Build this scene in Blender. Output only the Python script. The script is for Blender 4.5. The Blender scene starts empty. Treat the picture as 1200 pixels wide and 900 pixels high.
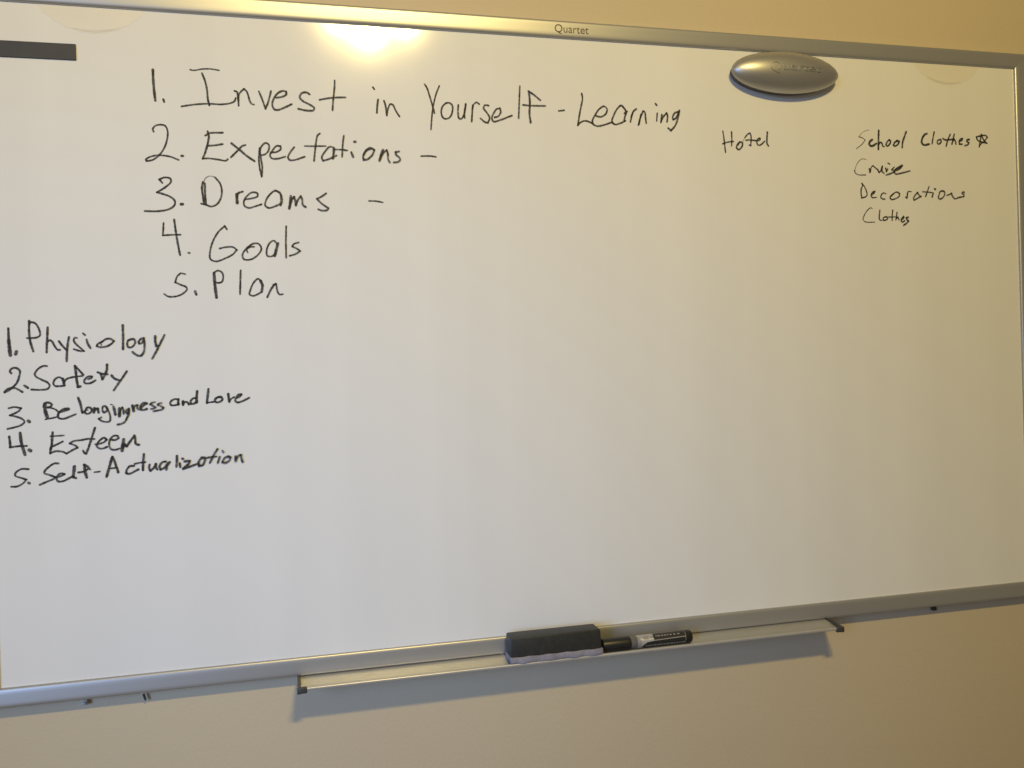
import bpy, bmesh, math, random
from mathutils import Vector, Matrix

# ------------------------------------------------------------------ camera, light, exposure
scn = bpy.context.scene
col = scn.collection
cam_d = bpy.data.cameras.new('camera')
cam_d.sensor_fit = 'HORIZONTAL'
cam_d.sensor_width = 36.0
cam_d.lens = 30.0
cam_d.clip_start = 0.01
cam_d.clip_end = 100.0
cam = bpy.data.objects.new('camera', cam_d)
col.objects.link(cam)
RIGHT = Vector((0.97095375, -0.23719719, -0.03140562))
DOWN = Vector((-0.03169723, 0.00258515, -0.99949417))
FWD = Vector((0.23715839, 0.97145809, -0.00500844))
m = Matrix((RIGHT, -DOWN, -FWD)).transposed().to_4x4()
m.translation = Vector((-0.39597577, -1.18971001, 1.36555706))
cam.matrix_world = m
scn.camera = cam

world = bpy.data.worlds.new('World')
scn.world = world
world.use_nodes = True
bg = world.node_tree.nodes['Background']
bg.inputs['Color'].default_value = (1.0, 0.82, 0.55, 1)
bg.inputs['Strength'].default_value = 0.13

def lamp(name, kind, loc, energy, color, **kw):
    d = bpy.data.lights.new(name, kind)
    d.energy = energy
    d.color = color
    for k, v in kw.items():
        setattr(d, k, v)
    o = bpy.data.objects.new(name, d)
    o.location = loc
    col.objects.link(o)
    return o

# three warm bulbs of the ceiling fixture behind the camera, and the daylight of a window at the left
for n, (x, z, e) in enumerate(((-0.235, 2.635, 1.0), (-0.14, 2.592, 1.25), (-0.015, 2.63, 0.85))):
    lamp('ceiling_bulb', 'POINT', (x, -1.78, z), 34.5 * e, (1.0, 0.755, 0.265), shadow_soft_size=0.042)
win = lamp('window_daylight', 'AREA', (-2.0, -2.05, 1.6), 4.35, (0.335, 0.515, 0.91), shape='RECTANGLE', size=1.0, size_y=1.5)
win.rotation_euler = (Vector((-0.43, 0.0, 1.15)) - Vector((-2.0, -2.05, 1.6))).to_track_quat('-Z', 'Y').to_euler()
win.data.spread = math.radians(38)

scn.view_settings.view_transform = 'Standard'
scn.view_settings.look = 'None'
scn.view_settings.exposure = 0.06
scn.view_settings.gamma = 1.0

# ------------------------------------------------------------------ helpers
def empty(name, loc):
    o = bpy.data.objects.new(name, None)
    o.location = loc
    o.empty_display_size = 0.05
    col.objects.link(o)
    return o

def tag(o, label=None, cat=None, group=None, kind=None):
    if label: o['label'] = label
    if cat: o['category'] = cat
    if group: o['group'] = group
    if kind: o['kind'] = kind
    return o

def wloc(o):
    v = Vector((0, 0, 0))
    while o is not None:
        v += o.location
        o = o.parent
    return v

def obj(name, bm, mat, parent=None, smooth=False, origin=None):
    """bm is in world coordinates"""
    bmesh.ops.recalc_face_normals(bm, faces=bm.faces[:])
    return link(name, bm, mat, parent, smooth, origin)

def link(name, bm, mat, parent=None, smooth=False, origin=None):
    if origin is None:
        c = [v.co for v in bm.verts]
        origin = Vector([(min(p[i] for p in c) + max(p[i] for p in c)) / 2 for i in range(3)])
    origin = Vector(origin)
    bm.transform(Matrix.Translation(-origin))
    me = bpy.data.meshes.new(name)
    bm.to_mesh(me)
    bm.free()
    me.materials.append(mat)
    if smooth:
        for p in me.polygons:
            p.use_smooth = True
        try:
            me.set_sharp_from_angle(angle=math.radians(40))
        except Exception:
            pass
    o = bpy.data.objects.new(name, me)
    col.objects.link(o)
    if parent is not None:
        o.parent = parent
        o.location = origin - wloc(parent)
    else:
        o.location = origin
    return o

def box(x0, x1, y0, y1, z0, z1, bevel=0.0, seg=2, bm=None):
    b = bmesh.new()
    bmesh.ops.create_cube(b, size=1.0)
    for v in b.verts:
        v.co = Vector((x0 + (v.co.x + .5) * (x1 - x0), y0 + (v.co.y + .5) * (y1 - y0), z0 + (v.co.z + .5) * (z1 - z0)))
    if bevel > 0:
        bmesh.ops.bevel(b, geom=b.edges[:], offset=bevel, segments=seg, profile=0.5, affect='EDGES')
    if bm is not None:
        me = bpy.data.meshes.new('tmp')
        b.to_mesh(me)
        bm.from_mesh(me)
        bpy.data.meshes.remove(me)
        b.free()
        return bm
    return b

def sweep_closed(sections):
    """list of equal closed loops of points -> a solid"""
    bm = bmesh.new()
    rows = [[bm.verts.new(p) for p in s] for s in sections]
    n = len(rows[0])
    for a, b in zip(rows, rows[1:]):
        for i in range(n):
            bm.faces.new((a[i], a[(i + 1) % n], b[(i + 1) % n], b[i]))
    bm.faces.new(rows[0])
    bm.faces.new(list(reversed(rows[-1])))
    return bm

def tube_x(prof, seg=40, cx=0.0, cy=0.0, cz=0.0, x_tilt=0.0):
    """revolve (x, r) profile around the x axis"""
    bm = bmesh.new()
    rows = []
    for x, r in prof:
        row = []
        for k in range(seg):
            a = 2 * math.pi * k / seg
            row.append(bm.verts.new((cx + x, cy + r * math.cos(a), cz + r * math.sin(a))))
        rows.append(row)
    for a, b in zip(rows, rows[1:]):
        for i in range(seg):
            bm.faces.new((a[i], a[(i + 1) % seg], b[(i + 1) % seg], b[i]))
    bm.faces.new(rows[0])
    bm.faces.new(list(reversed(rows[-1])))
    return bm

# ------------------------------------------------------------------ materials
def mat(name, color, rough=0.5, metal=0.0, spec=0.5, noise=None, bump=None, rough_noise=None):
    mt = bpy.data.materials.new(name)
    mt.use_nodes = True
    nt = mt.node_tree
    b = nt.nodes['Principled BSDF']
    b.inputs['Base Color'].default_value = (*color, 1)
    b.inputs['Roughness'].default_value = rough
    b.inputs['Metallic'].default_value = metal
    b.inputs['Specular IOR Level'].default_value = spec
    tc = nt.nodes.new('ShaderNodeTexCoord')
    def tex(scale, detail=4.0, stretch=(1, 1, 1)):
        mp = nt.nodes.new('ShaderNodeMapping')
        mp.inputs['Scale'].default_value = stretch
        nt.links.new(tc.outputs['Object'], mp.inputs['Vector'])
        n = nt.nodes.new('ShaderNodeTexNoise')
        n.inputs['Scale'].default_value = scale
        n.inputs['Detail'].default_value = detail
        nt.links.new(mp.outputs['Vector'], n.inputs['Vector'])
        return n
    if noise:
        scale, amt = noise[0], noise[1]
        n = tex(scale, 5.0, noise[2] if len(noise) > 2 else (1, 1, 1))
        r = nt.nodes.new('ShaderNodeMapRange')
        r.inputs['From Min'].default_value = 0.3
        r.inputs['From Max'].default_value = 0.7
        r.inputs['To Min'].default_value = 1 - amt
        r.inputs['To Max'].default_value = 1 + amt
        nt.links.new(n.outputs['Fac'], r.inputs['Value'])
        mx = nt.nodes.new('ShaderNodeVectorMath')
        mx.operation = 'SCALE'
        mx.inputs[0].default_value = color
        nt.links.new(r.outputs['Result'], mx.inputs['Scale'])
        nt.links.new(mx.outputs['Vector'], b.inputs['Base Color'])
    if rough_noise:
        n = tex(rough_noise[0], 6.0, rough_noise[3] if len(rough_noise) > 3 else (1, 1, 1))
        r = nt.nodes.new('ShaderNodeMapRange')
        r.inputs['From Min'].default_value = 0.3
        r.inputs['From Max'].default_value = 0.7
        r.inputs['To Min'].default_value = rough_noise[1]
        r.inputs['To Max'].default_value = rough_noise[2]
        nt.links.new(n.outputs['Fac'], r.inputs['Value'])
        nt.links.new(r.outputs['Result'], b.inputs['Roughness'])
    if bump:
        n = tex(bump[0], 3.0, bump[2] if len(bump) > 2 else (1, 1, 1))
        bp = nt.nodes.new('ShaderNodeBump')
        bp.inputs['Strength'].default_value = 1.0
        bp.inputs['Distance'].default_value = bump[1]
        nt.links.new(n.outputs['Fac'], bp.inputs['Height'])
        nt.links.new(bp.outputs['Normal'], b.inputs['Normal'])
    return mt

M = {}
M['wall'] = mat('painted_wall', (0.56, 0.477, 0.338), 0.75, noise=(1.7, 0.025), bump=(260, 0.0004))
M['board'] = mat('white_enamel', (0.77, 0.775, 0.77), 0.10, noise=(3.0, 0.024, (3.5, 1, 0.22)), rough_noise=(5.0, 0.08, 0.11))
M['alu'] = mat('satin_aluminium', (0.48, 0.485, 0.49), 0.40, metal=0.7, noise=(6, 0.03, (0.15, 1, 1)), bump=(400, 0.00003, (0.02, 1, 1)))
M['tray'] = mat('tray_aluminium', (0.52, 0.52, 0.52), 0.34, metal=0.45, bump=(500, 0.00003, (0.02, 1, 1)), noise=(40, 0.03))
M['dark_plastic'] = mat('dark_grey_plastic', (0.05, 0.05, 0.048), 0.5, bump=(900, 0.00005))
M['clip'] = mat('clip_plastic', (0.42, 0.41, 0.38), 0.4)
M['print'] = mat('grey_brown_print', (0.10, 0.09, 0.065), 0.6)
M['strip'] = mat('magnet_rubber', (0.042, 0.040, 0.037), 0.55, noise=(60, 0.10), bump=(300, 0.0001))
M['silver'] = mat('silver_lacquer', (0.50, 0.50, 0.495), 0.41, metal=0.8, noise=(30, 0.02))
M['pad_grey'] = mat('grey_felt', (0.17, 0.165, 0.155), 0.9, spec=0.2, noise=(300, 0.15), bump=(700, 0.0004))
M['foam'] = mat('black_foam', (0.025, 0.026, 0.025), 0.5, spec=0.5, noise=(120, 0.2), bump=(500, 0.0003))
M['felt'] = mat('lilac_felt', (0.27, 0.26, 0.315), 0.95, spec=0.1, noise=(90, 0.18), bump=(420, 0.001))
M['cap'] = mat('black_cap_plastic', (0.014, 0.014, 0.014), 0.4, bump=(300, 0.00003))
M['collar'] = mat('grey_collar_plastic', (0.13, 0.13, 0.125), 0.4)
M['barrel'] = mat('white_barrel_plastic', (0.36, 0.35, 0.325), 0.35)
M['label_black'] = mat('black_label_ink', (0.022, 0.022, 0.022), 0.4)
M['label_grey'] = mat('grey_label_ink', (0.28, 0.27, 0.26), 0.45)
M['stain'] = mat('dull_smudge', (0.735, 0.715, 0.65), 0.4, noise=(40, 0.015))
M['stain_edge'] = mat('smudge_rim', (0.63, 0.615, 0.575), 0.5, noise=(60, 0.05))

def ink_mat():
    mt = bpy.data.materials.new('dry_erase_ink')
    mt.use_nodes = True
    nt = mt.node_tree
    b = nt.nodes['Principled BSDF']
    b.inputs['Base Color'].default_value = (0.023, 0.020, 0.015, 1)
    b.inputs['Roughness'].default_value = 0.6
    b.inputs['Specular IOR Level'].default_value = 0.3
    at = nt.nodes.new('ShaderNodeAttribute')
    at.attribute_name = 'ink'
    tc = nt.nodes.new('ShaderNodeTexCoord')
    n = nt.nodes.new('ShaderNodeTexNoise')
    n.inputs['Scale'].default_value = 260.0
    n.inputs['Detail'].default_value = 4.0
    nt.links.new(tc.outputs['Object'], n.inputs['Vector'])
    r = nt.nodes.new('ShaderNodeMapRange')
    r.inputs['From Min'].default_value = 0.3
    r.inputs['From Max'].default_value = 0.7
    r.inputs['To Min'].default_value = 0.62
    r.inputs['To Max'].default_value = 1.08
    nt.links.new(n.outputs['Fac'], r.inputs['Value'])
    mu = nt.nodes.new('ShaderNodeMath')
    mu.operation = 'MULTIPLY'
    mu.use_clamp = True
    nt.links.new(at.outputs['Fac'], mu.inputs[0])
    nt.links.new(r.outputs['Result'], mu.inputs[1])
    nt.links.new(mu.outputs[0], b.inputs['Alpha'])
    return mt
M['ink'] = ink_mat()

# ------------------------------------------------------------------ wall
W2, H = 0.7763, 0.860          # half width and height of the white field; its bottom is at z = 1
Z0, Z1 = 1.0, 1.86
WALL_Y = 0.016
wb = box(-2.6, 2.6, WALL_Y, WALL_Y + 0.12, 0.0, 2.6)
tag(obj('wall', wb, M['wall']), 'plain beige painted wall behind the whiteboard', None, kind='structure')

# ------------------------------------------------------------------ whiteboard
board = empty('whiteboard', (0, WALL_Y, 0.975))
tag(board, 'large wall-mounted whiteboard in a silver frame, covered in handwritten lists', 'whiteboard')
surface = obj('writing_surface', box(-W2 - 0.006, W2 + 0.006, 0.0, 0.008, Z0 - 0.006, Z1 + 0.006), M['board'], board)

# frame rails: one profile (u outwards from the white field, y depth), mitred at the corners
def arc(cx, cy, r, a0, a1, n=6):
    return [(cx + r * math.cos(math.radians(a0 + (a1 - a0) * k / n)), cy + r * math.sin(math.radians(a0 + (a1 - a0) * k / n))) for k in range(n + 1)]
PROF = [(0.0, 0.009), (0.0, -0.0010), (0.0002, -0.0023), (0.0007, -0.0032), (0.0016, -0.0039), (0.0029, -0.0044), (0.0048, -0.0048),
        (0.0080, -0.0051), (0.0115, -0.0053), (0.0150, -0.0055), (0.0185, -0.0057), (0.0212, -0.0058), (0.0228, -0.0056), (0.0240, -0.0048), (0.0246, -0.0034), (0.0246, -0.0010),
        (0.0246, 0.0145), (0.004, 0.0145), (0.004, 0.009)]
def rail(side):
    secs = []
    ts = (-1.0, 1.0)
    for t in ts:
        sec = []
        for u, y in PROF:
            if side in ('top', 'bottom'):
                x = t * (W2 + u - 0.00002)
                z = Z1 + u if side == 'top' else Z0 - u
            else:
                z = (Z0 + Z1) / 2 + t * (H / 2 + u - 0.00002)
                x = W2 + u if side == 'right' else -W2 - u
            sec.append((x, y, z))
        secs.append(sec)
    return sweep_closed(secs)
rails = {s: obj('frame_rail', rail(s), M['alu'], board, smooth=True) for s in ('top', 'bottom', 'left', 'right')}

# maker's lettering printed on the top rail
def text_mesh(body, size, extrude=0.0):
    cu = bpy.data.curves.new('lettering', 'FONT')
    cu.body = body
    cu.size = size
    cu.align_x = 'CENTER'
    cu.extrude = extrude
    cu.resolution_u = 6
    to = bpy.data.objects.new('lettering', cu)
    col.objects.link(to)
    dg = bpy.context.evaluated_depsgraph_get()
    dg.update()
    me = bpy.data.meshes.new_from_object(to.evaluated_get(dg))
    bpy.data.objects.remove(to)
    bpy.data.curves.remove(cu)
    bm = bmesh.new()
    bm.from_mesh(me)
    bpy.data.meshes.remove(me)
    return bm
def rail_y(u):
    for (u0, y0), (u1, y1) in zip(PROF[1:16], PROF[2:16]):
        if u0 <= u <= u1:
            return y0 + (y1 - y0) * (u - u0) / (u1 - u0)
    return -0.0089
tb = text_mesh('Quartet', 0.0162)
bmesh.ops.subdivide_edges(tb, edges=[e for e in tb.edges if e.calc_length() > 0.003], cuts=2)
xs = [v.co.x for v in tb.verts]
kx = 0.0515 / (max(xs) - min(xs))
for v in tb.verts:
    u = 0.0072 + v.co.y
    v.co = Vector((v.co.x * kx - 0.0012, rail_y(u) - 0.0003, Z1 + u))
link('logo_lettering', tb, M['print'], rails['top'])

# dull half-round smudges under the top rail
def half_disc(cx, cz, r, y, zmax, name, mt):
    bm = bmesh.new()
    hw = math.sqrt(r * r - (zmax - cz) ** 2)
    a0 = math.atan2(zmax - cz, -hw) % (2 * math.pi)
    a1 = math.atan2(zmax - cz, hw) % (2 * math.pi)
    vs = []
    for k in range(41):
        a = a0 + (a1 - a0) * k / 40
        rr = r * (1 + 0.012 * math.sin(5 * k * 0.31 + cx * 7))
        vs.append(bm.verts.new((cx + rr * math.cos(a), y, cz + rr * math.sin(a))))
    bm.faces.new(vs)
    r_ = bmesh.ops.extrude_face_region(bm, geom=bm.faces[:])
    for e in r_['geom']:
        if isinstance(e, bmesh.types.BMVert):
            e.co.y += 0.0002
    return obj(name, bm, mt, surface)
def crescent(cx, cz, r, a0, a1, th, y):
    bm = bmesh.new()
    inner, outer = [], []
    n = 24
    for k in range(n + 1):
        a = math.radians(a0 + (a1 - a0) * k / n)
        t = th * (math.sin(math.pi * k / n) ** 0.8) + 0.0002
        outer.append(bm.verts.new((cx + r * math.cos(a), y, cz + r * math.sin(a))))
        inner.append(bm.verts.new((cx + (r - t) * math.cos(a), y, cz + (r - t) * math.sin(a))))
    for k in range(n):
        bm.faces.new((outer[k], outer[k + 1], inner[k + 1], inner[k]))
    return bm
for sx, cr in ((-1, (252, 296)), (1, (240, 290))):
    st = half_disc(sx * 0.645, 1.905, 0.0785, -0.0002, 1.8615, 'smudge', M['stain'])
    obj('smudge_rim', crescent(sx * 0.645, 1.905, 0.0770, cr[0], cr[1], 0.0028, -0.0004), M['stain_edge'], st)

# pen tray clipped under the bottom rail
TX0, TX1 = -0.4165, 0.391
def tray_sections(x):
    top = [(0.012, 0.9747), (-0.008, 0.9745), (-0.016, 0.9733), (-0.023, 0.9717), (-0.030, 0.9706), (-0.0395, 0.9700), (-0.0422, 0.9706), (-0.0430, 0.9724), (-0.0438, 0.9733), (-0.0448, 0.9736), (-0.0458, 0.9733), (-0.0466, 0.9725),
           (-0.0469, 0.9714), (-0.0462, 0.9696), (-0.0430, 0.9682), (-0.0395, 0.9682), (-0.030, 0.9687), (-0.023, 0.9698), (-0.016, 0.9714), (-0.008, 0.9726), (0.012, 0.9728)]
    return [(x, y, z) for y, z in top]
tray = obj('pen_tray', sweep_closed([tray_sections(TX0 + 0.004), tray_sections(TX1 - 0.004)]), M['tray'], board, smooth=True)
def end_cap(x0, x1, bx0, bx1):
    side = [(0.0135, 0.9758), (0.0135, 0.9665), (-0.020, 0.9668), (-0.036, 0.9660), (-0.0465, 0.9656), (-0.0478, 0.9670), (-0.0478, 0.9720),
            (-0.0475, 0.9738), (-0.0400, 0.9743), (-0.034, 0.9747), (-0.026, 0.9756), (-0.018, 0.9766), (-0.010, 0.9772), (-0.0090, 0.9752)]
    bm = sweep_closed([[(x0, y, z) for y, z in side], [(x1, y, z) for y, z in side]])
    box(bx0, bx1, -0.0480, -0.0425, 0.9662, 0.9742, 0.0012, 2, bm)
    return bm
obj('end_cap', end_cap(TX0, TX0 + 0.0045, TX0 - 0.0003, TX0 + 0.0125), M['dark_plastic'], tray, smooth=True)
obj('end_cap', end_cap(TX1 - 0.0045, TX1, TX1 - 0.0125, TX1 + 0.0003), M['dark_plastic'], tray, smooth=True)

# mounting clips that hold the bottom rail to the wall
for cx, dark in ((-0.683, False), (0.600, True)):
    bm = box(cx - 0.0034, cx + 0.0034, 0.0090, 0.0158, 0.9640, 0.9752, 0.0012)
    box(cx - 0.0022, cx + 0.0022, 0.0068, 0.0098, 0.9650, 0.9682, 0.0008, 2, bm)
    obj('mounting_clip', bm, M['dark_plastic'] if dark else M['clip'], board, smooth=True)
bm = tube_x([(-0.0020, 0.0008), (-0.0018, 0.0019), (0.0018, 0.0019), (0.0020, 0.0008)], 20)
bm.transform(Matrix.Translation((-0.611, 0.010, 0.9655)) @ Matrix.Rotation(math.radians(75), 4, 'Y') @ Matrix.Diagonal((2.2, .75, .75, 1)))
obj('mounting_screw', bm, M['dark_plastic'], board, smooth=True)

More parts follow.
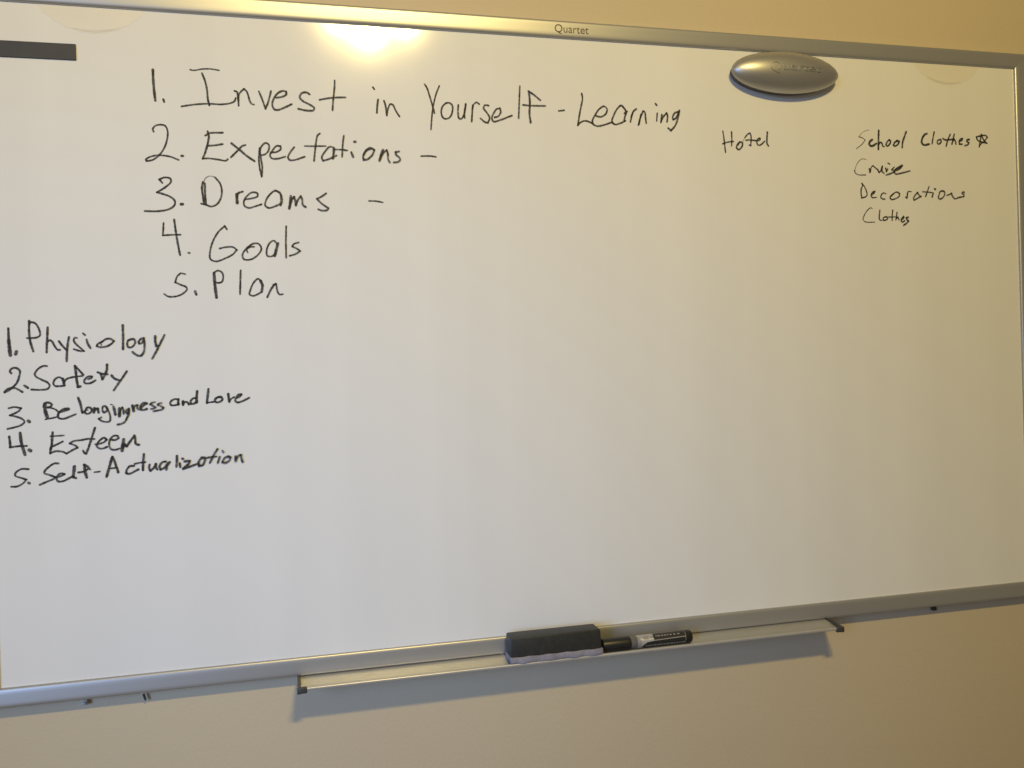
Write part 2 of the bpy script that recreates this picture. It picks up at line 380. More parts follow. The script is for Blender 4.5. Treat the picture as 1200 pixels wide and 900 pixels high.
# ------------------------------------------------------------------ handwriting: marker strokes on the board, in 0.01 mm from its bottom centre
WRITING = [
    ('handwritten number 1 before Invest', """
315 100 -57358,78352 -57357,77279 -57311,75986 -57188,74400
260 100 -56194,74558 -56116,74265"""),
    ('handwritten word Invest', """
187 100 -52754,78645 -52368,78573 -51298,78801 -50228,78879 -49160,78751
244 100 -51316,78256 -50989,77337 -50760,76129 -50677,74819 -50522,74075
224 100 -53964,73769 -53043,73960 -51799,74167 -50373,74270 -49123,74252 -48040,74415 -47344,74750 -47168,75174
246 100 -47265,76115 -46996,76034 -46860,75189 -46819,74207
227 100 -46836,74812 -46697,75765 -46077,76458 -45726,76096 -45397,74974 -45175,74510 -44886,74428
229 100 -44171,76230 -43834,75333 -43383,73925 -43025,74800 -42609,76308
249 100 -41898,75483 -41246,75610 -40642,75965 -40629,76368 -41128,76420 -41787,76043 -42330,75214 -42484,74443 -42225,73882 -41671,73868 -40732,74293 -39976,74692
251 100 -37572,76153 -37959,76384 -38563,76258 -38880,75723 -38503,75202 -37728,74815 -37028,74345 -37095,74014 -37944,73918 -39099,74098
233 100 -34158,78183 -34229,77151 -34406,75783 -34573,74125
232 100 -36237,75464 -35436,75656 -34289,75847 -32795,75957"""),
    ('handwritten word in', """
236 100 -28998,77532 -28812,77267
256 100 -28350,75875 -28498,74886 -28564,74058
256 100 -27534,75717 -27356,75135 -27206,73723
237 100 -27204,73763 -27019,74657 -26664,75324 -26333,75221 -25964,74448 -25475,73679"""),
    ('handwritten word Yourself', """
239 100 -21807,78335 -21520,77891 -21066,76419 -20529,74349
220 100 -19740,78181 -20244,76958 -20702,75239 -20961,73432 -21106,72030
241 100 -18803,75866 -19347,75341 -19576,74490 -19337,73740 -18876,73600 -18318,73904 -17942,74863 -18000,75603 -18458,75882 -18969,75758
242 100 -17103,75603 -17177,74595 -17061,73756 -16756,73689 -16372,74188 -16116,75145 -16033,75813
242 100 -16035,75753 -16255,74636 -16239,73871
243 100 -15010,75699 -15125,74685 -15250,73368
222 100 -15109,75190 -14840,75868 -14461,76128 -14097,75903
244 100 -12735,75763 -13273,75779 -13454,75325 -13017,74737 -12625,74024 -12898,73283 -13351,73386 -13956,73867
244 100 -11873,74117 -11367,74280 -10971,74908 -11079,75431 -11543,75309 -12021,74679 -12293,73997 -12059,73500 -11261,73695 -9350,74468
225 100 -8031,78738 -8190,76420 -8349,74123
288 100 -6698,78027 -6599,76494 -6716,74848 -6585,73623
246 100 -6759,78086 -6029,77650 -5030,76875
226 100 -7630,76077 -6507,76026 -4327,76085"""),
    ('handwritten dash before Learning', """
249 100 -2281,75454 -1476,75572"""),
    ('handwritten word Learning', """
250 100 1330,78112 1420,77492 1159,76230 827,74759 588,73459
250 100 589,73501 974,73891 1596,74166 2296,74070 2947,73763
251 100 3428,74974 4132,74858 4945,75312 5191,76035 4760,76435 4015,76046 3323,75137 2851,74218 2989,73702 3644,73477 4715,73709 5884,74071 6233,73854
253 100 7816,76363 7445,76684 6755,76126 6162,75091 5913,74303 6278,73856 7133,74017 7999,74431
274 100 7664,76525 8010,76119 8175,75662 7927,74956 7821,74466
253 100 7900,75524 8315,75837
254 100 9212,75708 9012,75107 8807,74338
254 100 8967,75105 9355,75925 9773,76261
255 100 10495,75488 10312,74739 10057,73881
254 100 10153,74055 10460,75127 10852,75991 11121,75876 11229,75032 11317,74229
256 100 12897,77188 13073,76983
213 100 13124,75751 12996,74638
256 100 13852,75569 13678,74453
256 100 13679,74496 14073,75280 14621,75858 14771,75523 14671,74601
257 100 16502,76155 15938,75916 15594,75280 15676,74963 16098,75152 16717,76335
258 100 16716,76292 16447,75167 15945,74011 15251,73278 14823,73603"""),
    ('handwritten number 2 before Expectations', """
222 100 -57523,70332 -57617,70643 -57292,71081 -56714,71253 -56109,71147 -55816,70490 -55903,69373 -56287,68245 -56925,67297 -57778,66622 -58507,66470 -58552,66691 -57971,67060 -56926,67260 -55711,67150 -54588,66738
299 100 -54167,67273 -54044,67277"""),
    ('handwritten word Expectations', """
263 100 -50846,70588 -50724,69936 -50937,68802 -51293,67664 -51563,66999
244 100 -51147,70052 -50639,70371 -48972,70510
244 100 -50905,68709 -50010,68796 -49019,69000
225 100 -51563,66999 -50779,67042 -49533,66911 -48675,66806 -48435,67002
284 100 -47882,69135 -46967,68372 -45907,67459 -45051,66877
247 100 -46132,68969 -46499,68842 -47341,67981 -47994,67298
229 100 -44302,68613 -44453,67314 -44385,65984 -44166,64810
229 100 -44165,64848 -44055,65993 -44197,67322 -44278,68233 -43999,68947 -43509,69345 -43113,69111 -43174,68346 -43612,67836 -44076,67669
229 100 -42869,68089 -42128,68190 -41580,68590 -41604,68972 -42103,68994 -42677,68324 -43011,67664 -42711,67273 -41972,67296 -41037,67574
231 100 -39824,68899 -40271,68308 -40668,67528 -40456,67151 -39841,67170 -38480,67654
232 100 -36384,70854 -36675,70611 -36912,69675 -37081,68510 -37256,67152
193 100 -38434,69101 -37344,69119 -35641,69197
233 100 -34658,69056 -35112,69118 -35701,68517 -36222,67609 -36046,67189 -35357,67403 -34255,67943
311 100 -34548,68924 -34631,68105 -34724,67578
234 100 -33174,70683 -33342,69607 -33495,67811
194 100 -34610,68747 -33751,68775 -32758,68692
352 100 -31758,69916 -31642,69920
293 100 -32228,68436 -32016,67857
255 100 -29464,69036 -30192,68738 -30640,68038 -30600,67471 -30055,67566 -29333,68275 -29100,68872 -29597,69130 -30189,68836 -30539,68178
355 100 -27909,68872 -28122,68314 -28423,67459
236 100 -28278,67719 -27862,68520 -27399,68909 -27257,68441 -27243,67653 -27021,67226
237 100 -25691,68788 -26168,68673 -26120,68319 -25698,67957 -25571,67605 -25956,67297 -26470,67242"""),
    ('handwritten dash after Expectations', """
239 100 -22591,68233 -21427,68290 -20565,68198"""),
    ('handwritten number 3 before Dreams', """
241 100 -56656,63670 -57025,64106 -56408,64381 -55697,64269 -55606,63844 -56362,63083 -57355,62430 -56735,62258 -55703,61852 -55196,61304 -55301,60743 -56016,60229 -57328,59966 -58883,59959
373 100 -54419,60927 -54296,60929"""),
    ('handwritten word Dreams', """
263 100 -51660,63903 -51793,63056 -51701,62027 -51592,60997
263 100 -51417,63721 -51423,62408 -51362,60945
225 100 -51945,61047 -51328,60908
131 60 -51631,63716 -51251,64476 -50674,64716 -50002,64508
226 100 -50108,64561 -49490,63730 -49309,62641 -49557,61600 -50079,60931 -50711,60694 -51416,60944
379 100 -47446,62341 -47426,61830 -47408,61263
265 100 -47459,61924 -47205,62535 -46692,62736
228 100 -46361,61719 -45538,61868 -44798,62168 -44786,62549 -45421,62687 -46072,62237 -46550,61469 -46479,60844 -45942,60588 -45207,60791 -44320,61092
230 100 -41844,62573 -42422,62981 -43138,62488 -43717,61618 -43830,60949 -43381,60632 -42638,60836 -41981,61154
230 100 -42423,62962 -41877,62706 -41707,62231
345 100 -41741,62326 -41688,61657 -41855,61042
327 100 -40463,62257 -40583,61391 -40719,60621
288 100 -40636,60910 -40346,61837 -40037,62169 -39872,61500 -39848,61078
250 100 -39810,61117 -39545,61795 -39156,62284 -38984,61806 -38949,61132 -38584,60850
233 100 -35808,62740 -36525,62241 -37043,61979 -36458,61371 -35569,60728 -35690,60493 -36395,60385 -36900,60551"""),
    ('handwritten dash after Dreams', """
216 100 -30024,61823 -29149,61820 -28178,61662"""),
    ('handwritten number 4 before Goals', """
223 100 -56681,58436 -56740,57656 -56818,56838
223 100 -56819,56820 -56033,56883 -54667,56934
261 100 -55359,58881 -55228,57487 -55047,55998 -54785,54286
262 100 -53722,54552 -53617,54533"""),
    ('handwritten word Goals', """
227 100 -48836,57708 -49092,58120 -49831,57452 -50584,56221 -51042,54715 -51019,53738 -50315,53439 -49228,53818 -48222,54351 -47661,54959 -48100,55334 -48910,55348 -49813,55154
190 100 -46275,54644 -46392,54966 -45998,55348 -45450,55408
228 100 -45731,55729 -46291,55308 -46956,54356 -46794,53750 -45978,53696 -45048,54269 -44509,55129 -44818,55774 -45491,55845 -46254,55308
230 100 -42465,55810 -42875,56247 -43438,55898 -43836,54942 -43767,54217 -43218,54143 -42747,54470
364 100 -42352,55868 -42560,55140 -42810,54221
230 100 -41205,58178 -41308,56106 -41337,53997
231 100 -39672,56023 -40295,55807 -40491,55479 -39849,55156 -39485,54869 -40057,54482 -40847,54229"""),
    ('handwritten number 5 before Plan', """
205 100 -54790,51899 -54232,51768
224 100 -54881,51806 -55243,51434 -55494,50689 -54838,50370 -54180,50069 -54067,49751 -54701,49138 -55587,48828 -56373,48834 -56885,49153
318 100 -53070,49464 -52941,49089"""),
    ('handwritten word Plan', """
376 100 -50631,51895 -50583,50578 -50428,48696
226 100 -50685,51895 -50174,52215 -49644,51989 -49486,51329 -49721,50707 -50314,50615 -50614,50729
246 100 -47258,52233 -47341,50756 -47430,49090
229 100 -44698,50862 -45056,51129 -45618,50655 -46107,49612 -46216,49043 -45766,48850 -45027,49150 -44654,49376
343 100 -44754,50843 -44534,50271 -44653,49414
268 100 -42874,50436 -43392,49788 -43942,48685
229 100 -43118,50322 -42746,50416 -42611,49440 -42365,49017 -41939,49053"""),
    ('handwritten number 1 before Physiology', """
278 100 -75337,44959 -75345,44103 -75330,43031
407 100 -75336,43460 -75295,42602 -75209,41615
386 100 -74521,42006 -74596,41772"""),
    ('handwritten word Physiology', """
280 100 -72947,45835 -72998,44490 -72898,43304 -72596,42049
237 100 -72956,45545 -72726,45724 -72196,45501 -71811,44686 -71772,44038 -72152,43775 -73246,43720
281 100 -70859,45016 -70919,44022 -71005,42834 -71063,41917
238 100 -70915,43211 -70643,43411 -70384,43200 -70078,42577 -69794,42180 -69528,42153
260 100 -69593,43239 -69234,42689 -68756,42114
283 100 -68428,43738 -68583,42893 -68716,41809 -68780,40723
229 100 -67515,43633 -67754,43660 -67874,43314 -67639,42873 -67155,42373 -66738,41960 -67168,41959 -67879,42203
240 100 -66749,44186 -66554,44008
273 100 -66373,43393 -66239,42845 -65974,42347
175 100 -64655,42658 -64705,42977 -64601,43096
241 100 -64571,43084 -65084,42799 -65193,42549 -64744,42397 -64033,42492 -63413,42841 -63149,43166 -63497,43426 -64003,43457 -64571,43084
286 100 -62038,45139 -62034,43971 -62092,42098
243 100 -60948,43332 -61402,43242 -61556,42914 -61490,42394 -61237,42278 -60820,42512 -60588,43005 -60762,43362 -61048,43401 -61466,43166
244 100 -59626,43484 -59919,43357 -60189,42964 -60122,42774 -59832,42824 -59559,43317
266 100 -59544,43461 -59482,42484 -59611,41655 -59934,41220 -60295,41195 -60699,41448 -60948,41686
311 100 -58171,43657 -58170,43012 -58064,42432
200 100 -58063,42454 -57824,42449
267 100 -57021,43825 -57498,42887 -58108,41677 -58603,40799"""),
    ('handwritten number 2 before Safety', """
257 100 -75183,39353 -75329,39625 -75039,39960 -74603,39991 -74207,39626 -74287,38930 -74614,38081 -75163,37509 -75706,37098 -76008,36980 -75926,37127 -75551,37415 -74922,37501 -74473,37293 -74018,36966
269 100 -73732,37742 -73343,37449"""),
    ('handwritten word Safety', """
238 100 -71089,40133 -71480,40165 -72078,39836 -72509,39201 -72354,38819 -71731,38422 -71056,38023 -70852,37638 -71080,37267 -71868,37153 -72941,37221
239 100 -69316,38457 -69754,38688 -70206,38430 -70419,37949 -70232,37597 -69691,37547 -69095,37603
304 100 -69316,38457 -69201,38019 -69143,37637
239 100 -69234,37912 -68922,38391 -68169,38640 -67017,38770
305 100 -67826,40046 -67754,39173 -67685,38190 -67560,37391 -67309,37437
261 100 -67846,40068 -67441,39600 -66912,38930
240 100 -66329,38345 -65922,38519 -65887,38682 -66268,38693 -66679,38377 -66841,38000 -66647,37809 -66094,37835 -65501,38145
252 100 -65197,39187 -64648,38974 -64043,38902
307 100 -64056,40110 -64106,39507 -64403,38747 -64670,38284
252 100 -64670,38284 -64760,38626 -64829,39001
297 100 -63543,38700 -63149,38271 -62747,38126
265 100 -61743,39199 -62226,38463 -62760,37708 -63347,36825"""),
    ('handwritten number 3 before Belongingness', """
232 100 -75595,34971 -74980,35090 -74211,34917 -74514,34535 -75494,34074 -74856,33905 -74140,33571 -73876,33202 -74244,32805 -75059,32537 -75787,32390
430 100 -73420,33272 -73341,33197"""),
    ('handwritten word Belongingness', """
417 100 -71436,35279 -71480,34920 -71432,34342 -71256,33701
259 100 -71641,34999 -71530,35412 -71134,35520 -70682,35287 -70755,35051 -71153,34908
202 100 -71187,34873 -70632,34780 -70116,34471 -69897,34101 -70073,33710 -70605,33544 -71461,33406
289 100 -69793,34241 -69261,34401 -68726,34583
246 100 -68789,34687 -69319,34635 -69791,34313 -70034,33925 -69947,33546 -69490,33382 -68824,33550 -67951,33914
305 100 -67587,35971 -67405,35419 -67146,34100
247 100 -67145,34136 -66877,34162 -66662,34627 -66325,34723 -66064,34495 -66143,34133 -66484,33914 -66815,34014 -66875,34235
160 100 -66770,34376 -66502,34402
328 100 -65727,34555 -65809,34084
277 100 -65772,34192 -65595,34498 -65325,34525 -65260,34025
249 100 -64246,34585 -64441,34820 -64699,34756 -64794,34299 -64634,34015 -64362,34114 -64183,34422
219 100 -64277,34645 -64026,34050 -63878,33384 -63961,32875 -64369,32782 -64904,32929 -65265,33222 -64957,33392
132 100 -63792,35030 -63591,34971
322 100 -63465,34688 -63345,34170 -63271,33712
367 100 -62760,34440 -62760,34000 -62790,33487
249 100 -62747,33779 -62594,34324 -62416,34559 -62289,34275 -62270,33775
250 100 -61673,34362 -61880,34259 -61992,33969 -61828,33757 -61648,34066 -61617,34382
250 100 -61640,34324 -61622,33808 -61842,33301 -62167,32711 -62480,32519 -63028,32381
339 100 -61182,34733 -61112,34377 -61066,34095
250 100 -61058,34338 -60875,34722 -60598,34800 -60565,34319 -60375,34260 -60169,34267
251 100 -60126,34524 -59738,34827 -59444,34978 -59661,35105 -60009,34985 -60242,34565 -60157,34207 -59828,34165 -59480,34270
222 100 -58452,35112 -58821,35052 -59034,34852 -58709,34655 -58426,34422 -58651,34282 -58963,34265
222 100 -57694,34973 -58065,34890 -58118,34744 -57742,34566 -57436,34354 -57580,34167 -58105,34039 -58648,33949"""),
    ('handwritten word and', """
257 100 -55591,35301 -55955,35415 -56380,35252 -56599,34947 -56534,34666 -56138,34595 -55557,34707
313 100 -55590,35357 -55631,34710
336 100 -55021,35035 -55023,34643
257 100 -54998,34754 -54759,34991 -54465,34924 -54326,34661
258 100 -53369,35446 -53741,35437 -54069,35078 -54049,34718 -53710,34728 -53277,34993
326 100 -53236,36318 -53308,35725 -53366,34884"""),
    ('handwritten word Love', """
315 100 -51823,36575 -51922,35789 -52060,34780
225 100 -52061,34757 -51578,34841 -51095,34891
282 100 -50293,35483 -50789,35411 -51057,35081 -50915,34828 -50485,34834 -50110,35138 -50250,35482 -50593,35517
328 100 -49346,35813 -49306,35358 -49247,34846
226 100 -49246,34868 -48965,35210 -48634,35425
261 100 -48282,35265 -47840,35511 -47692,35733 -47996,35743 -48388,35325 -48487,34931 -48224,34695 -47700,34789 -46727,35244"""),
    ('handwritten number 4 before Esteem', """
285 100 -75657,31402 -75599,30685 -75585,30095
250 100 -75586,30059 -74811,30146 -73712,30146
358 100 -74405,31792 -74312,30623 -73939,29064
430 100 -73404,29593 -73325,29535"""),
    ('handwritten word Esteem', """
303 100 -70694,31714 -70760,31067 -70857,30061 -70975,29634
202 100 -70926,31233 -70545,31237 -69424,31265
245 100 -70796,29913 -70249,30161 -69580,30491
259 100 -70979,29742 -71038,29095
238 100 -71039,29063 -70540,29287 -69948,29279 -69555,29183 -69166,28946
239 100 -69166,28946 -68559,29296 -67871,29643 -68043,29869 -68729,30229 -68323,30482 -67322,30598 -66617,30706 -65876,30650
273 100 -65751,32056 -65996,31301 -66329,30299 -66550,29632 -66875,28861
240 100 -66876,28829 -67074,28915 -67214,29228
241 100 -65736,29975 -65311,30009 -64720,30200 -64406,30515 -64702,30770 -65165,30496 -65512,30041 -65592,29749 -65349,29441 -64846,29405 -64385,29580
242 100 -63880,30490 -63394,30423 -62980,30646 -63124,30950 -63582,30938 -64001,30496 -64123,29842 -63938,29283 -63434,29148 -62921,29288
396 100 -62375,30419 -62498,29763 -62602,29051
330 100 -62529,29434 -62273,29752 -62115,29579 -62044,29564
287 100 -62045,29542 -61563,30215 -61081,30856 -60991,30464 -60940,29798 -60604,29671"""),
    ('handwritten number 5 before Self-Actualization', """
233 100 -73608,27217 -74416,27262 -75075,26815 -75118,26460 -74450,26153 -73891,25905 -74311,25428 -74967,25109 -75611,25112
358 100 -73629,25477 -73566,25438"""),
    ('handwritten word Self-Actualization', """
249 100 -70143,27748 -70587,27772 -71188,27426 -71746,26861 -71803,26594 -71222,26345 -70591,26038 -70746,25830 -71443,25546 -72338,25167
249 100 -70325,26023 -69747,26185 -69494,26344 -69837,26462 -70218,26288 -70429,25866 -70244,25476 -69770,25448 -69067,25733 -68561,26030
370 100 -68305,27214 -68395,26565 -68465,25916
261 100 -68465,25916 -68171,25768
360 100 -67122,27367 -67076,26600 -66920,25827
251 100 -67171,27392 -66825,27242 -66488,26786
250 100 -67849,26480 -67348,26528 -66789,26803
197 100 -65968,26396 -65341,26459
329 100 -63819,28211 -64158,27096 -64554,25767
296 100 -63747,28229 -63442,27277 -63168,26271
219 100 -64219,26770 -63405,26835
265 100 -61288,26969 -61768,26937 -62122,26514 -62204,26077 -61866,25970 -60756,26468
310 100 -60008,28393 -60138,27321 -60181,26392
236 100 -61143,27227 -60454,27338 -59902,27382
266 100 -59362,27027 -59432,26543 -59290,26239 -58893,26557 -58601,27060
266 100 -58601,27060 -58574,26569 -58443,26340
267 100 -57412,27323 -57832,27242 -58169,26696 -58042,26317 -57577,26515 -57139,27160
297 100 -56929,27193 -57236,26719 -57333,26308
298 100 -55997,27964 -56019,27249 -56095,26597
268 100 -55335,27601 -55266,27567
268 100 -55677,26977 -55622,26512
313 100 -55038,27227 -54446,27240 -54598,26874 -55250,26282
268 100 -55251,26252 -54498,26480 -53427,26856
300 100 -52596,27592 -53024,27510 -53353,26957 -53280,26563 -52868,26601 -52552,27185
240 100 -52906,27654 -52600,27443 -52371,27506
271 100 -50953,28607 -51404,27907 -51935,26881
240 100 -52198,27572 -51126,27667
271 100 -50316,28379 -50207,28192
271 100 -50701,27539 -50937,26858
272 100 -49551,27585 -50059,27430 -50363,26872 -50052,26750 -49496,27053 -49339,27468 -49623,27589
333 100 -48660,27508 -48692,26950
272 100 -48690,27010 -48325,27597 -48003,27702 -47906,27090 -47800,26781"""),
    ('handwritten word Hotel', """
217 100 23843,73524 23958,72659 24066,71620 24185,70294
218 100 25293,73449 25305,72360 25233,71330
217 100 23780,71593 24504,71844 25562,72004
262 100 26617,71928 26189,71520 26069,71080 26386,70785 26859,71106 27085,71534 27002,71915 26617,71928 26333,71507
105 60 27152,72078 27559,72705
219 100 27559,72705 28060,73248 28404,73393 28565,73005 28559,72216 28486,71495 28245,71539
219 100 27689,72272 28369,72340 29531,72251
220 100 29745,72258 30123,72491 30081,72692 29685,72502 29522,71987 29724,71599 30193,71659 30846,72210
265 100 31382,73620 31282,72666 31275,71873 31509,71529"""),
    ('handwritten word School', """
118 45 49519,74695 48835,74532 48093,74095 47607,73533
163 70 47607,73533 48276,73376 48733,73030 48139,72374 47129,71659
346 100 50042,73150 49614,72862 49471,72347 49903,72135 50434,72363 50755,72556
311 100 51298,74673 51206,73484 51124,71675
247 100 51221,72390 51498,72792 51809,72666 51921,72232 52160,72130
275 100 53201,73264 52765,72883 52590,72392 52817,72235 53286,72645 53407,73088 53147,73235
276 100 54682,73180 54161,72840 53935,72411 54227,72284 54857,72682 54997,73054 54575,73149
304 100 56385,74667 55980,73751 55653,72912 55552,72145"""),
    ('handwritten word Clothes beside School', """
343 100 60308,74512 59868,74310 59415,73692 59285,73040 59704,72657 60630,72810
251 100 61708,74797 61484,73953 61253,72924
252 100 62891,73661 62416,73504 62241,73145 62450,72892 62928,73141 62996,73525
280 100 63335,73835 63876,73622 64757,73700 65532,73822
252 100 64786,74542 64317,73685 63951,72618
253 100 65558,74571 65312,73814 65064,73011
224 100 65244,73438 65585,73758 65762,73438 65837,73038
253 100 66515,73483 66965,73668 67118,73955 66773,73904 66481,73463 66522,73034 66998,73032
282 100 68415,73833 68046,73801 67981,73536 68341,73314 68187,73027 67601,72819"""),
    ('handwritten star after School Clothes', """
255 100 70412,72755 70650,73819 70873,74770
255 100 70873,74770 71166,74121 71434,73753 71927,73346
255 100 71928,73374 70976,73501 70145,73801 69882,74310
255 100 69882,74310 70788,74560 71802,74616 72017,74341
208 100 72017,74341 71431,73659 70799,73259 70412,72774"""),
    ('handwritten word Cruise', """
136 60 48838,69945 48164,70043 47529,69679 46931,68846 46669,68114
181 80 46669,68114 46741,67799 47043,67563 47558,67458 48651,67487
291 100 49361,68461 49448,67936
200 100 49500,67919 49737,68744 50007,69007 50518,68630 50877,68394
246 100 50878,68412 51125,67963 51394,68135 51736,68938
247 100 51735,68911 51678,68161 51984,67849
220 100 52810,69500 53122,69344
247 100 52358,68636 52500,68137 52724,68537
248 100 53900,68863 53484,68467 53774,68291 53981,68114 53229,67819 52428,67587
404 100 54149,68393 54958,68737 55376,69135
230 100 55184,69129 54208,68579 53896,68130 54182,67789 54929,67882 56867,68349"""),
    ('handwritten word Decorations', """
254 100 47776,65287 47720,64560 47809,63809
209 100 47928,66107 48329,65663 48719,64854 48805,64329 48502,63987 47809,63809
182 100 47928,66107 48021,65792 47797,65288
209 100 49661,64329 50155,64685 50236,64915 49833,64769 49536,64326 49700,63920 50465,63935
292 100 49967,64699 50160,64840
210 100 52274,64566 51877,64676 51447,64412 51326,63953 51634,63703 52034,63702
220 100 53701,64551 53216,64293 53014,63941 53269,63671 53940,63776 54698,64186 54820,64648 54296,64884 53780,64671 53298,64221
212 100 56318,64771 56183,63931
212 100 56183,63931 55953,64092
166 100 56201,64465 56454,65005 57022,64989
222 100 58254,64877 57778,64498 57380,63844 57534,63635 58223,63981 58826,64261
222 100 58146,64875 58643,64285 58826,64261
223 100 60395,65878 60101,65195 59690,64260
185 100 59176,65036 60095,65000 60906,64934
316 100 61492,65542 61557,65506
242 100 61142,64847 60937,64239
224 100 63152,65216 62516,65155 62256,64592 62131,64124 62452,63916 63008,64188 63353,64689 63261,65199 62825,65255
224 100 63809,64549 64343,64728 64679,64904 64829,64458 65115,64118 65420,64022 66090,64241 67016,64410
225 100 67038,64410 67081,64692 66723,64947 66898,65185 67138,65068"""),
    ('handwritten word Clothes below Decorations', """
164 90 49671,62144 49361,62248 48719,61765 48173,61029 47944,60390 48244,60031 49075,59933 50017,59964
219 100 51078,61895 50942,60980 50974,60360 51287,60273
220 100 52149,60843 51690,60699 51625,60323 52024,60283 52457,60591 52339,60846 51990,60840
220 100 53453,61916 53317,61016 53293,60301
183 100 52676,60823 53311,60832 54162,60891
220 100 54238,61580 54110,60936 53986,60402
202 100 54044,60568 54372,60830 54571,60410
221 100 54996,60398 55486,60708 55441,60937 55079,60656 54958,60232 55197,60051 55632,60269
267 100 56293,60858 55969,60761 56035,60504 56325,60232 55938,59859 55393,59530"""),
]


def smooth_path(pts, step=0.0007):
    if len(pts) < 3:
        out = []
        a, b = pts[0], pts[-1]
        n = max(2, int((b - a).length / step))
        return [a.lerp(b, k / n) for k in range(n + 1)]
    P = [pts[0] * 2 - pts[1]] + pts + [pts[-1] * 2 - pts[-2]]
    out = []
    for i in range(1, len(P) - 2):
        p0, p1, p2, p3 = P[i - 1], P[i], P[i + 1], P[i + 2]
        # centripetal Catmull-Rom keeps uneven spacing free of loops
        t0 = 0.0
        t1 = t0 + max((p1 - p0).length, 1e-6) ** 0.5
        t2 = t1 + max((p2 - p1).length, 1e-6) ** 0.5
        t3 = t2 + max((p3 - p2).length, 1e-6) ** 0.5
        n = max(2, int((p2 - p1).length / step))
        for k in range(n):
            t = t1 + (t2 - t1) * k / n
            a1 = p0 * ((t1 - t) / (t1 - t0)) + p1 * ((t - t0) / (t1 - t0))
            a2 = p1 * ((t2 - t) / (t2 - t1)) + p2 * ((t - t1) / (t2 - t1))
            a3 = p2 * ((t3 - t) / (t3 - t2)) + p3 * ((t - t2) / (t3 - t2))
            b1 = a1 * ((t2 - t) / (t2 - t0)) + a2 * ((t - t0) / (t2 - t0))
            b2 = a2 * ((t3 - t) / (t3 - t1)) + a3 * ((t - t1) / (t3 - t1))
            out.append(b1 * ((t2 - t) / (t2 - t1)) + b2 * ((t - t1) / (t2 - t1)))
    out.append(pts[-1])
    return out

def split_sharp(pts):
    runs, cur = [], [pts[0]]
    for i in range(1, len(pts)):
        cur.append(pts[i])
        if i < len(pts) - 1:
            a, b = pts[i] - pts[i - 1], pts[i + 1] - pts[i]
            if a.length > 1e-6 and b.length > 1e-6 and a.angle(b) > math.radians(80):
                runs.append(cur)
                cur = [pts[i]]
    runs.append(cur)
    return runs

def add_stroke(bm, lay, pts, w, ink, y, rnd):
    """ribbon with round ends; the ink thins towards the edges of the line; y falls a little along the stroke"""
    path = smooth_path(pts)
    n = len(path)
    if n < 2:
        return y
    L = [0.0]
    for a, b in zip(path, path[1:]):
        L.append(L[-1] + (b - a).length)
    tot = max(L[-1], 1e-6)
    ph, ph2 = rnd.uniform(0, 6), rnd.uniform(0, 6)
    rows = []
    def row(c, nrm, hw, yy, dens):
        r = []
        for s, d in ((-1, 0.0), (-0.66, 0.92), (0, 1.0), (0.66, 0.92), (1, 0.0)):
            v = bm.verts.new((c.x + nrm.x * hw * s, yy, c.y + nrm.y * hw * s))
            v[lay] = d * dens
            r.append(v)
        return r
    for i in range(n):
        d = path[min(i + 1, n - 1)] - path[max(i - 1, 0)]
        if d.length < 1e-9:
            d = Vector((1, 0))
        d.normalize()
        nrm = Vector((-d.y, d.x))
        wob = 1 + 0.07 * math.sin(L[i] * 420 + ph) + 0.05 * math.sin(L[i] * 1100 + ph2)
        hw = w * 0.63 * wob
        dens = ink * (0.96 + 0.08 * math.sin(L[i] * 250 + ph2))
        yy = y - 0.000003 * i / n * min(n, 40) / 4
        if i == 0:
            for t in (-0.98, -0.8, -0.45):
                rows.append(row(path[0] + d * (t * hw), nrm, hw * math.sqrt(1 - t * t), yy, dens * (0.35 if t < -0.9 else 1)))
        rows.append(row(path[i], nrm, hw, yy, dens))
        if i == n - 1:
            for t in (0.45, 0.8, 0.98):
                rows.append(row(path[-1] + d * (t * hw), nrm, hw * math.sqrt(1 - t * t), yy, dens * (0.35 if t > 0.9 else 1)))
    for a, b in zip(rows, rows[1:]):
        for k in range(4):
            bm.faces.new((a[k], a[k + 1], b[k + 1], b[k]))
    return y - 0.00004

rnd = random.Random(4)
for label, data in WRITING:
    bm = bmesh.new()
    lay = bm.verts.layers.float.new('ink')
    y = -0.00030
    for ln in data.strip().split('\n'):
        tk = ln.split(' ')
        w, ink = int(tk[0]) * 1e-5, int(tk[1]) / 100.0
        pts = [Vector((int(a) * 1e-5, Z0 + int(b) * 1e-5)) for a, b in (t.split(',') for t in tk[2:])]
        for run in split_sharp(pts):
            y = add_stroke(bm, lay, run, w, ink, y, rnd)
    tag(link('handwritten_word', bm, M['ink'], board), label)

# ------------------------------------------------------------------ magnetic strip at the upper left
st = box(-0.772, -0.6645, -0.0018, -0.0001, -0.0103, 0.0103, 0.0004, 1)
st.transform(Matrix.Translation((0, 0, 1.8042)) @ Matrix.Rotation(math.radians(-0.3), 4, 'Y'))
tag(obj('magnetic_strip', st, M['strip']), 'flat dark grey magnetic strip stuck high on the left edge of the whiteboard', 'magnet strip')

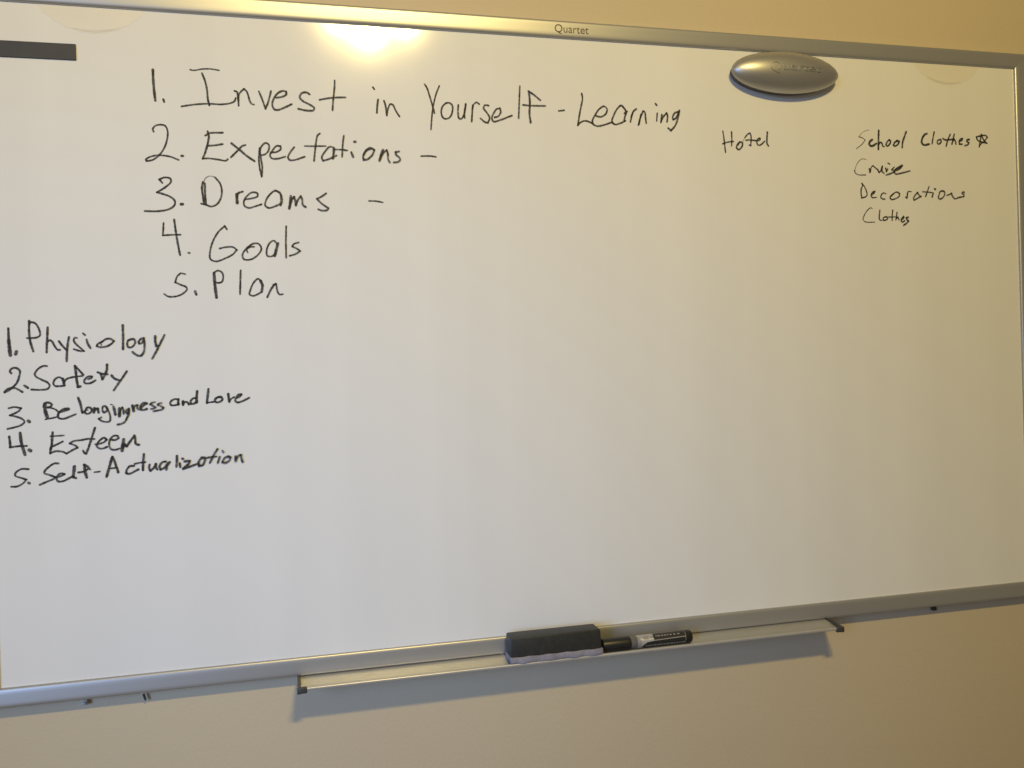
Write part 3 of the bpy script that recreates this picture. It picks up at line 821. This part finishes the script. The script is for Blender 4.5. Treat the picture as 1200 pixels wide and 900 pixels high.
# ------------------------------------------------------------------ oval silver eraser held on the board by its magnet
OX, OZ = 0.3400, 1.8245
oval = empty('oval_eraser', (OX, 0.0, OZ))
tag(oval, 'silver almond-shaped magnetic eraser on a grey pad, stuck below the top rail', 'eraser')
def almond(t):
    """outline, t in 0..1 round: blunter at the left, pointed at the right"""
    a = 2 * math.pi * t
    c, s = math.cos(a), math.sin(a)
    x = 0.0918 * c
    u = c                                     # -1 left .. 1 right
    h = 0.0270 * (max(0.0, 1 - abs(u) ** 2.0)) ** (0.68 if u > 0 else 0.60)
    h += 0.0048 * (max(0.0, 1 - abs(u) ** 10)) ** 0.5
    return x, math.copysign(h, s) if abs(s) > 1e-9 else 0.0
N = 96
def ring(scale, y, sx=1.0, dx=0.0, dz=0.0):
    return [(OX + dx + almond(k / N)[0] * scale * sx, y, OZ + dz + almond(k / N)[1] * scale) for k in range(N)]
SH_Y, SH_D = -0.0140, 0.0250
rings = [ring(0.955, -0.0112), ring(0.985, -0.0121), ring(1.0, -0.0140)]
def dome_y(q):
    return SH_Y - SH_D * (max(0.0, 1 - q ** 2.3)) ** 0.62
for q in (0.995, 0.985, 0.965, 0.935, 0.89, 0.83, 0.75, 0.66, 0.56, 0.45, 0.34, 0.23, 0.12, 0.04):
    rings.append(ring(q, dome_y(q)))
shell = obj('shell', sweep_closed(rings), M['silver'], oval, smooth=True)
pad = obj('felt_pad', sweep_closed([ring(0.93, -0.0001), ring(0.95, -0.0010), ring(0.95, -0.0090), ring(0.90, -0.0102), ring(0.90, -0.0114)]), M['pad_grey'], oval, smooth=True)
def shell_y(x, z):
    lo, hi = 0.0, 1.0
    px, pz = x - OX, z - OZ
    u = px / 0.0918
    best = 1.0
    for k in range(24):
        q = (lo + hi) / 2
        uu = u / q if q > 0 else 9
        if abs(uu) >= 1:
            lo = q
            continue
        h = 0.0270 * (1 - abs(uu) ** 2.0) ** (0.68 if uu > 0 else 0.60) + 0.0048 * (1 - abs(uu) ** 10) ** 0.5
        if abs(pz) > h * q:
            lo = q
        else:
            hi = q
    return dome_y(hi)
eb = text_mesh('uartet', 0.0165)
qb = text_mesh('Q', 0.0225)
xs = [v.co.x for v in eb.verts]
x0, x1 = min(xs), max(xs)
for v in eb.verts:
    v.co = Vector((OX - 0.0185 + (v.co.x - x0) / (x1 - x0) * 0.066, 0, OZ - 0.0045 + v.co.y))
xs = [v.co.x for v in qb.verts]
cxq = (min(xs) + max(xs)) / 2
for v in qb.verts:
    v.co = Vector((OX - 0.0305 + (v.co.x - cxq), 0, OZ - 0.0065 + v.co.y))
me = bpy.data.meshes.new('tmp')
qb.to_mesh(me)
qb.free()
eb.from_mesh(me)
bpy.data.meshes.remove(me)
bmesh.ops.subdivide_edges(eb, edges=[e for e in eb.edges if e.calc_length() > 0.0025], cuts=2)
bmesh.ops.triangulate(eb, faces=eb.faces[:])
for v in eb.verts:
    v.co.y = shell_y(v.co.x, v.co.z) - 0.0004
r_ = bmesh.ops.extrude_face_region(eb, geom=eb.faces[:])
for e in r_['geom']:
    if isinstance(e, bmesh.types.BMVert):
        e.co.y -= 0.0006
link('embossed_lettering', eb, M['silver'], shell)

# ------------------------------------------------------------------ block eraser on the tray
er = empty('block_eraser', (-0.064, -0.030, 0.9736))
tag(er, 'rectangular black eraser with a pale lilac felt pad, lying on the pen tray', 'eraser')
bm = box(-0.1305, 0.0020, -0.0465, -0.0145, 0.9815, 1.0090, 0.0018, 3)
for v in bm.verts:                                                 # a little narrower at the top
    t = (v.co.z - 0.9815) / 0.0275
    v.co.x += (0.0012 if v.co.x < -0.06 else -0.0012) * t
    v.co.y += (0.0010 if v.co.y < -0.03 else -0.0006) * t
obj('body', bm, M['foam'], er, smooth=True)
bm = box(-0.1312, 0.0040, -0.0480, -0.0140, 0.9733, 0.9822, 0.0016, 2)
bmesh.ops.subdivide_edges(bm, edges=[e for e in bm.edges if e.calc_length() > 0.02], cuts=22, use_grid_fill=True)
rr = random.Random(9)
for v in bm.verts:
    if v.co.y < -0.045:
        v.co.y += 0.0007 * math.sin(v.co.x * 190) + rr.uniform(-0.0003, 0.0003)
        v.co.z += 0.0005 * math.sin(v.co.x * 240 + 1)
obj('felt_pad', bm, M['felt'], er, smooth=True)

# ------------------------------------------------------------------ dry-erase marker beside it
MY, MZ, MR = -0.0300, 0.9802, 0.0094
mk = empty('marker', (0.08, MY, MZ - MR))
tag(mk, 'thick black and white dry-erase marker with its cap on, lying on the pen tray', 'marker')
R = MR
obj('cap', tube_x([(0.0075, R * .80), (0.0082, R * .95), (0.0095, R), (0.046, R * 1.0), (0.0493, R * 1.0), (0.0500, R * 0.96)], 48, 0, MY, MZ), M['cap'], mk, smooth=True)
obj('collar', tube_x([(0.0500, R * .90), (0.0502, R * .93), (0.0592, R * .93), (0.0600, R * 0.90)], 48, 0, MY, MZ), M['collar'], mk, smooth=True)
barrel = obj('barrel', tube_x([(0.0600, R * .93), (0.0606, R * .97), (0.1345, R * .97), (0.1346, R * .95)], 64, 0, MY, MZ), M['barrel'], mk, smooth=True)
obj('end_plug', tube_x([(0.1346, R * .93), (0.1350, R * .985), (0.1435, R * .985), (0.1452, R * .9), (0.1462, R * .7), (0.1466, R * .4)], 48, 0, MY, MZ), M['cap'], mk, smooth=True)
def wrap(poly, lift):
    """flat label patch (x, angle in degrees; 0 = towards the viewer, 90 = up) wrapped round the barrel"""
    bm = bmesh.new()
    vs = [bm.verts.new((x, a, 0)) for x, a in poly]
    bm.faces.new(vs)
    bmesh.ops.triangulate(bm, faces=bm.faces[:])
    for _ in range(3):
        bmesh.ops.subdivide_edges(bm, edges=[e for e in bm.edges if abs(e.verts[0].co.y - e.verts[1].co.y) > 8], cuts=1)
        bmesh.ops.triangulate(bm, faces=bm.faces[:])
    r = R * .97 + lift
    for v in bm.verts:
        a = math.radians(v.co.y)
        v.co = Vector((v.co.x, MY - r * math.cos(a), MZ + r * math.sin(a)))
    return bm
def join(polys, lift):
    out = bmesh.new()
    for p in polys:
        b = wrap(p, lift)
        t = bpy.data.meshes.new('t')
        b.to_mesh(t)
        b.free()
        out.from_mesh(t)
        bpy.data.meshes.remove(t)
    return out
swoosh = [(0.0700, -62), (0.0655, -48), (0.0660, -34), (0.0690, -14), (0.0740, 4), (0.0850, 11), (0.1340, 19), (0.1340, -75), (0.0700, -75)]
upper = [(0.0850, 17), (0.1340, 25), (0.1340, 96), (0.0850, 92), (0.0840, 40)]
link('label_print', join([swoosh, upper], 0.00008), M['label_black'], barrel)
lr = random.Random(3)
grey = [[(0.0790, 34), (0.0835, 34), (0.0835, 54), (0.0790, 54)], [(0.0690, 30), (0.0770, 30), (0.0770, 62), (0.0690, 62)], [(0.0602, -60), (0.0640, -60), (0.0658, 10), (0.0602, 75)]]
x = 0.0720
while x < 0.130:
    w_ = lr.uniform(0.0010, 0.0030)
    grey.append([(x, -38), (x + w_, -38), (x + w_, -24), (x, -24)])
    x += w_ + lr.uniform(0.0005, 0.0016)
x = 0.0880
while x < 0.128:
    w_ = lr.uniform(0.0015, 0.0040)
    grey.append([(x, 46), (x + w_, 46), (x + w_, 58), (x, 58)])
    x += w_ + lr.uniform(0.0008, 0.0030)
link('label_print', join(grey, 0.00016), M['label_grey'], barrel)
